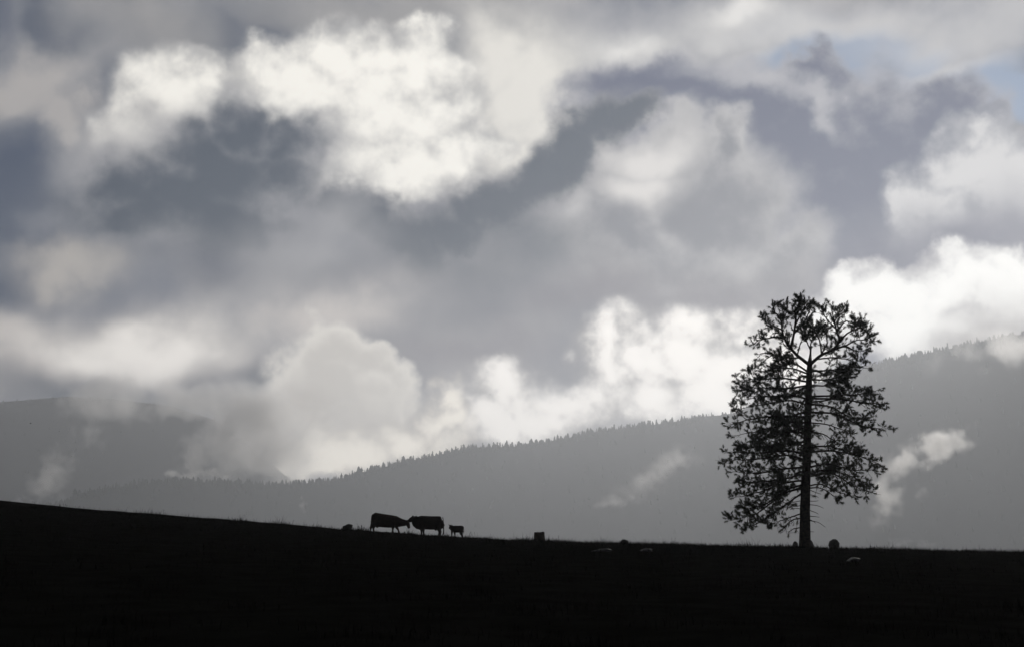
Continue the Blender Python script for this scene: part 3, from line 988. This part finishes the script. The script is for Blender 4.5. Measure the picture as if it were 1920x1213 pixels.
for px, py, w, h, s_, lb in ((1128, 1032.5, 34, 0.16, 2.2, 'flat pale stone lying in the grass below the low rounded rock, left of the pair'),
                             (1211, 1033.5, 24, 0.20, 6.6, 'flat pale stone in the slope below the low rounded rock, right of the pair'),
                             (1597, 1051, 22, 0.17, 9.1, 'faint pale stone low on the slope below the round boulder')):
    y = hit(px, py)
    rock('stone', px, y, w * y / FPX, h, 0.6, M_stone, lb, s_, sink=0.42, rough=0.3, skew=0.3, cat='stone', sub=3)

# stump
sp = at(1011.5, 1010, 97.0)
sv, sf = [], []
SN = 40
prof = [(-0.15, 1.28), (0.0, 1.16), (0.08, 1.06), (0.2, 1.0), (0.4, 0.95), (0.58, 0.92), (0.66, 0.90)]
for j, (z, r_) in enumerate(prof):
    for k in range(SN):
        a = 2 * math.pi * k / SN
        rr = 0.37 * r_ * (1 + 0.07 * mnoise.noise(Vector((math.cos(a) * 3, math.sin(a) * 3, z))) + 0.04 * math.sin(a * 9 + z) + (0.12 * max(0, math.sin(a * 4 + 0.6)) if z < 0.1 else 0))
        zz = z
        if j == len(prof) - 1:
            zz = 0.64 + 0.07 * mnoise.noise(Vector((math.cos(a) * 2.2 + 4, math.sin(a) * 2.2, 0))) + (0.05 if k % 7 == 0 else 0)
        if j == len(prof) - 2:
            zz = 0.56
        sv.append((rr * math.cos(a), rr * math.sin(a), zz))
for j in range(len(prof) - 1):
    for k in range(SN):
        sf.append((j * SN + k, j * SN + (k + 1) % SN, (j + 1) * SN + (k + 1) % SN, (j + 1) * SN + k))
stump = empty('tree_stump', (sp.x, 97.0, gz(sp.x, 97.0)))
tag(stump, 'broken tree stump with jagged top standing on the crest', 'stump')
mesh_obj('bark', sv, sf, M_stump, stump)
cv = [sv[-SN + k] for k in range(SN)] + [(v[0] * 0.5, v[1] * 0.5, 0.6 + 0.04 * mnoise.noise(Vector((v[0] * 9, v[1] * 9, 1)))) for v in sv[-SN:]] + [(0.02, 0, 0.63)]
cf = [(k, (k + 1) % SN, SN + (k + 1) % SN, SN + k) for k in range(SN)] + [(SN + k, SN + (k + 1) % SN, 2 * SN) for k in range(SN)]
mesh_obj('cut_top', cv, cf, M_stump, stump)


# ------------------------------------------------------------------ birds
def bird(loc, size, flying, heading, label):
    e = empty('bird', loc)
    e.rotation_euler = (0, 0, heading)
    tag(e, label, 'bird')
    V, F = [], []
    if flying:
        body = [(-0.5, 0, 0.0, .03), (-0.35, 0, 0, .10), (-0.1, 0, 0, .15), (0.15, 0, 0.02, .14), (0.32, 0, 0.05, .09), (0.42, 0, 0.05, .08), (0.52, 0, 0.03, .02)]
    else:
        body = [(-0.30, 0, -0.62, .05), (-0.22, 0, -0.38, .09), (-0.10, 0, -0.1, .19), (0.0, 0, 0.15, .22), (0.06, 0, 0.36, .16), (0.12, 0, 0.50, .13), (0.20, 0, 0.54, .09), (0.34, 0, 0.50, .02)]
    add_tube(V, F, [Vector(b[:3]) * size for b in body], [b[3] * size for b in body], 10)
    mesh_obj('body', V, F, M_bird, e)
    for s_ in (-1, 1):
        if flying:
            w = [(0.22, 0.08, 0.05), (0.18, 0.5, 0.2), (-0.05, 1.0, 0.16), (-0.2, 0.55, 0.18), (-0.2, 0.08, 0.04)]
        else:
            w = [(0.02, 0.2, 0.3), (0.04, 0.26, 0.0), (-0.16, 0.2, -0.5), (-0.24, 0.08, -0.4), (-0.16, 0.12, 0.2)]
        up_ = [Vector((x, s_ * y, z)) * size for x, y, z in w]
        dn = [v + Vector((0.0, s_ * 0.01, -0.03)) * size for v in up_]
        n = len(w)
        mesh_obj('wing', up_ + dn, [tuple(range(n)), tuple(range(2 * n - 1, n - 1, -1))] + [(i, (i + 1) % n, n + (i + 1) % n, n + i) for i in range(n)], M_bird, e, smooth=False)
    if not flying:
        V, F = [], []
        for s_ in (-0.07, 0.07):
            add_tube(V, F, [Vector((-0.02, s_, -0.05)) * size, Vector((0.02, s_, -0.44)) * size], [0.025 * size, 0.02 * size], 5)
        mesh_obj('feet', V, F, M_bird, e)
    return e


bp = tp(358, 72) + tree_base
bird((bp.x, bp.y, bp.z), 0.34, False, 0.3, 'dark bird perched upright at the very top of the pine')
bird(at(57, 793, 60), 0.075, True, 0.4, 'tiny dark bird flying in front of the far hill at the left edge')
bird(at(919, 739, 210), 0.16, True, 2.6, 'tiny faint bird flying before the bright low cloud')

# ------------------------------------------------------------------ grass: fringe on the crest, sparser tufts on the slope
def blades(n, x0_, x1_, y0_, y1_, hmin, hmax, wid, power=1.6):
    x = rng.uniform(x0_, x1_, n)
    y = rng.uniform(y0_, y1_, n)
    # clumps
    cl = np.array([mnoise.noise(Vector((a * 0.55, b * 0.5, 3.0))) + 0.6 * mnoise.noise(Vector((a * 2.1, b * 1.3, 9.0))) for a, b in zip(x[::1], y[::1])])
    keep = rng.random(n) < np.clip(0.55 + 0.7 * cl, 0.12, 1.0)
    x, y, cl = x[keep], y[keep], cl[keep]
    n = len(x)
    z = ground(x, y) - 0.02
    h = (hmin + (hmax - hmin) * rng.random(n) ** power) * np.clip(0.8 + 1.1 * cl, 0.35, 1.9)
    a = rng.uniform(0, 2 * np.pi, n)
    for ca, cb in ((692, 762), (780, 832), (843, 872)):      # grazed short where the cattle stand
        xa, xb = at(ca, 1000, CREST_Y).x, at(cb, 1000, CREST_Y).x
        h = np.where((x > xa) & (x < xb) & (y > 90) & (y < 99.5), h * 0.42, h)
    ln = rng.uniform(0.1, 0.6, n) * h
    bx, by = np.cos(a) * ln, np.sin(a) * ln
    w = wid * rng.uniform(0.6, 1.3, n)
    sx, sy = -np.sin(a) * w, np.cos(a) * w
    sx = np.where(np.abs(sx) < w * 0.5, w * 0.7, sx)
    p0 = np.stack([x - sx, y - sy, z], 1)
    p1 = np.stack([x + sx, y + sy, z], 1)
    m0 = np.stack([x - sx * 0.7 + bx * 0.3, y - sy * 0.7 + by * 0.3, z + h * 0.6], 1)
    m1 = np.stack([x + sx * 0.7 + bx * 0.3, y + sy * 0.7 + by * 0.3, z + h * 0.6], 1)
    t = np.stack([x + bx, y + by, z + h], 1)
    return np.concatenate([np.stack([p0, p1, m1], 1), np.stack([p0, m1, m0], 1), np.stack([m0, m1, t], 1)])


parts = [blades(60000, -48, 48, 92, 100, 0.06, 0.25, 0.008, 2.2),
         blades(11000, -48, 48, 94, 99, 0.14, 0.48, 0.008, 2.6),
         blades(36000, -44, 44, 60, 92, 0.06, 0.22, 0.012),
         blades(30000, -30, 30, 30, 60, 0.05, 0.20, 0.009),
         blades(34000, -16, 16, 12, 30, 0.05, 0.18, 0.005)]
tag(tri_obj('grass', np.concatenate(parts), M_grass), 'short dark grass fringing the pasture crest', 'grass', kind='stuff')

# tall weed stalks: a few clumps on the crest
V, F = [], []
wr = random.Random(9)
spots = [(8, 7), (25, 5), (60, 6), (75, 4), (98, 5), (118, 6), (670, 3), (673, 3), (310, 2), (420, 3), (555, 2), (990, 3), (1155, 3), (1178, 4), (1215, 4), (1040, 3), (880, 3), (886, 3), (1405, 2), (1640, 3), (1700, 3), (1840, 3), (1880, 2), (1260, 3), (766, 3)]
for px, k in spots:
    for _ in range(k):
        y = wr.uniform(96, 98.5)
        x = at(px + wr.uniform(-9, 9), 1000, y).x
        b = Vector((x, y, gz(x, y) - 0.02))
        h = wr.uniform(0.2, 0.46)
        e = b + Vector((wr.uniform(-0.14, 0.14), wr.uniform(-0.1, 0.1), h))
        mid = b.lerp(e, 0.5) + Vector((wr.uniform(-0.03, 0.03), 0, 0))
        add_tube(V, F, catmull([b, mid, e], 5), [0.007, 0.006, 0.005, 0.005, 0.004], 4)
        if wr.random() < 0.7:
            add_tube(V, F, [e - Vector((0, 0, 0.03)), e, e + Vector((0.01, 0, 0.04))], [0.006, 0.018, 0.004], 5)
        for _q in range(wr.randint(0, 3)):
            s_ = b.lerp(e, wr.uniform(0.3, 0.8))
            add_tube(V, F, [s_, s_ + Vector((wr.uniform(-0.1, 0.1), 0.02, wr.uniform(0.02, 0.1)))], [0.006, 0.003], 4)
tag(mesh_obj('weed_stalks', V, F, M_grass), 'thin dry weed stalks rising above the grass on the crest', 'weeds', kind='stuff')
#OBJEND

# ------------------------------------------------------------------ low mist clinging to the hillsides
def mist_material(dens, thr, scale, seed, asp):
    m = bpy.data.materials.new('mist')
    m.use_nodes = True
    nt = m.node_tree
    nt.nodes.clear()
    t = nt.nodes.new('ShaderNodeTexCoord')
    mp = nt.nodes.new('ShaderNodeMapping')
    mp.inputs[1].default_value = (seed, seed * 0.7, seed * 1.3)
    mp.inputs[3].default_value = asp
    nt.links.new(t.outputs['Object'], mp.inputs[0])
    nz = nt.nodes.new('ShaderNodeTexNoise')
    nz.inputs['Scale'].default_value = scale
    nz.inputs['Detail'].default_value = 4
    nz.inputs['Roughness'].default_value = 0.55
    nt.links.new(mp.outputs[0], nz.inputs['Vector'])
    g = nt.nodes.new('ShaderNodeTexGradient')
    g.gradient_type = 'SPHERICAL'
    nt.links.new(t.outputs['Object'], g.inputs[0])

    def mth(op, a, b):
        n = nt.nodes.new('ShaderNodeMath')
        n.operation = op
        for i, v in enumerate((a, b)):
            if isinstance(v, (int, float)):
                n.inputs[i].default_value = v
            else:
                nt.links.new(v, n.inputs[i])
        return n.outputs[0]
    f = mth('SUBTRACT', mth('ADD', mth('MULTIPLY', g.outputs[1], 0.8), mth('MULTIPLY', nz.outputs[0], 2.8)), thr)
    f = mth('MULTIPLY', mth('MAXIMUM', f, 0.0), mth('MULTIPLY', mth('MINIMUM', mth('MULTIPLY', g.outputs[1], 2.5), 1.0), dens))
    v = nt.nodes.new('ShaderNodeVolumePrincipled')
    v.inputs['Color'].default_value = (0.99, 0.975, 0.955, 1)
    v.inputs['Anisotropy'].default_value = 0.68
    nt.links.new(f, v.inputs['Density'])
    o = nt.nodes.new('ShaderNodeOutputMaterial')
    nt.links.new(v.outputs[0], o.inputs['Volume'])
    m.cycles.volume_step_rate = 0.35
    return m


mist_n = 0


def mist(px, py, rx, ry, rot, y, tau, label, thr=1.72, scale=1.6, deep=None):
    global mist_n
    mist_n += 1
    k = y / FPX
    p = at(px, py, y)
    a, b = rx * k * 1.35, ry * k * 1.35
    dpt = deep or min(a, b) * 1.1
    bm = bmesh.new()
    bmesh.ops.create_icosphere(bm, subdivisions=3, radius=1.0)
    me = bpy.data.meshes.new('mist')
    bm.to_mesh(me)
    bm.free()
    q = math.sqrt(a * b)
    me.materials.append(mist_material(tau / dpt, thr, scale, mist_n * 2.37, (a / q, dpt / q, b / q)))
    o = bpy.data.objects.new('mist', me)
    o.location = p
    o.scale = (a, dpt, b)
    o.rotation_euler = (0, -math.radians(rot), 0)
    col.objects.link(o)
    tag(o, label, 'mist', kind='stuff')


mist(1745, 842, 88, 30, 22, 2900, 3.0, 'pale wisp of mist drifting across the hillside right of the pine', thr=1.6)
mist(1660, 925, 30, 66, -6, 2900, 1.7, 'thin upright tail of mist below the wisp right of the pine', thr=1.65)
mist(1728, 922, 14, 20, 10, 2900, 0.4, 'small faint puff of mist on the right hillside')
mist(1235, 890, 92, 36, 33, 4300, 0.8, 'faint slanting wisp of mist on the hillside left of the pine', scale=2.2)
mist(1160, 938, 60, 14, 8, 4400, 0.6, 'faint level streak of mist low on the middle hillside')
mist(1700, 1020, 50, 12, 0, 3800, 0.9, 'faint mist low behind the crest right of the boulder')
mist(568, 945, 9, 18, 0, 4000, 0.45, 'small faint puff of mist above the pasture left of the cows')
mist(100, 885, 38, 66, -24, 4900, 1.8, 'slanting plume of mist before the far hill at the left')
mist(165, 815, 36, 38, -20, 4900, 1.0, 'faint upper plume of mist before the far hill')
mist(45, 938, 60, 12, 4, 5400, 1.2, 'low strip of mist just above the crest at the left edge')
mist(375, 850, 40, 46, -15, 5250, 3.6, 'ragged patch of bright mist above the left end of the ridge')
mist(425, 805, 30, 40, -20, 5250, 3.0, 'thin curl of mist above the left end of the ridge')
mist(380, 888, 70, 14, 0, 5250, 3.6, 'bright strip of mist along the low left ridge top')
mist(350, 756, 320, 50, -4, 5300, 4.5, 'long veil of mist blurring the top of the far hill', deep=180)
mist(500, 830, 120, 105, 0, 5500, 3.2, 'thick mist swallowing the right end of the far hill', deep=220, thr=1.6)
mist(455, 800, 85, 70, -35, 5350, 3.0, 'rising mist on the steep right shoulder of the far hill', deep=150, thr=1.5)
mist(1880, 655, 130, 42, 12, 3900, 1.3, 'low cloud blurring the ridge top at the right edge', deep=110)
#MISTEND

# ------------------------------------------------------------------ haze
hz = bpy.data.materials.new('haze_air')
hz.use_nodes = True
hz.node_tree.nodes.clear()
pv = hz.node_tree.nodes.new('ShaderNodeVolumePrincipled')
pv.inputs['Color'].default_value = (0.885, 0.92, 0.98, 1)
pv.inputs['Density'].default_value = HAZE_DENS
pv.inputs['Anisotropy'].default_value = 0.56
ho = hz.node_tree.nodes.new('ShaderNodeOutputMaterial')
hz.node_tree.links.new(pv.outputs[0], ho.inputs['Volume'])
x0, x1, y0, y1, z0, z1 = -9000, 9000, -60, HAZE_BACK, -95, HAZE_TOP
HV = [(x0, y0, z0), (x1, y0, z0), (x1, y1, z0), (x0, y1, z0), (x0, y0, z1), (x1, y0, z1), (x1, y1, z1), (x0, y1, z1)]
HF = [(0, 3, 2, 1), (4, 5, 6, 7), (0, 1, 5, 4), (1, 2, 6, 5), (2, 3, 7, 6), (3, 0, 4, 7)]
tag(mesh_obj('haze', HV, HF, hz, smooth=False), 'thin grey haze hanging in the valley air', 'haze', kind='stuff')
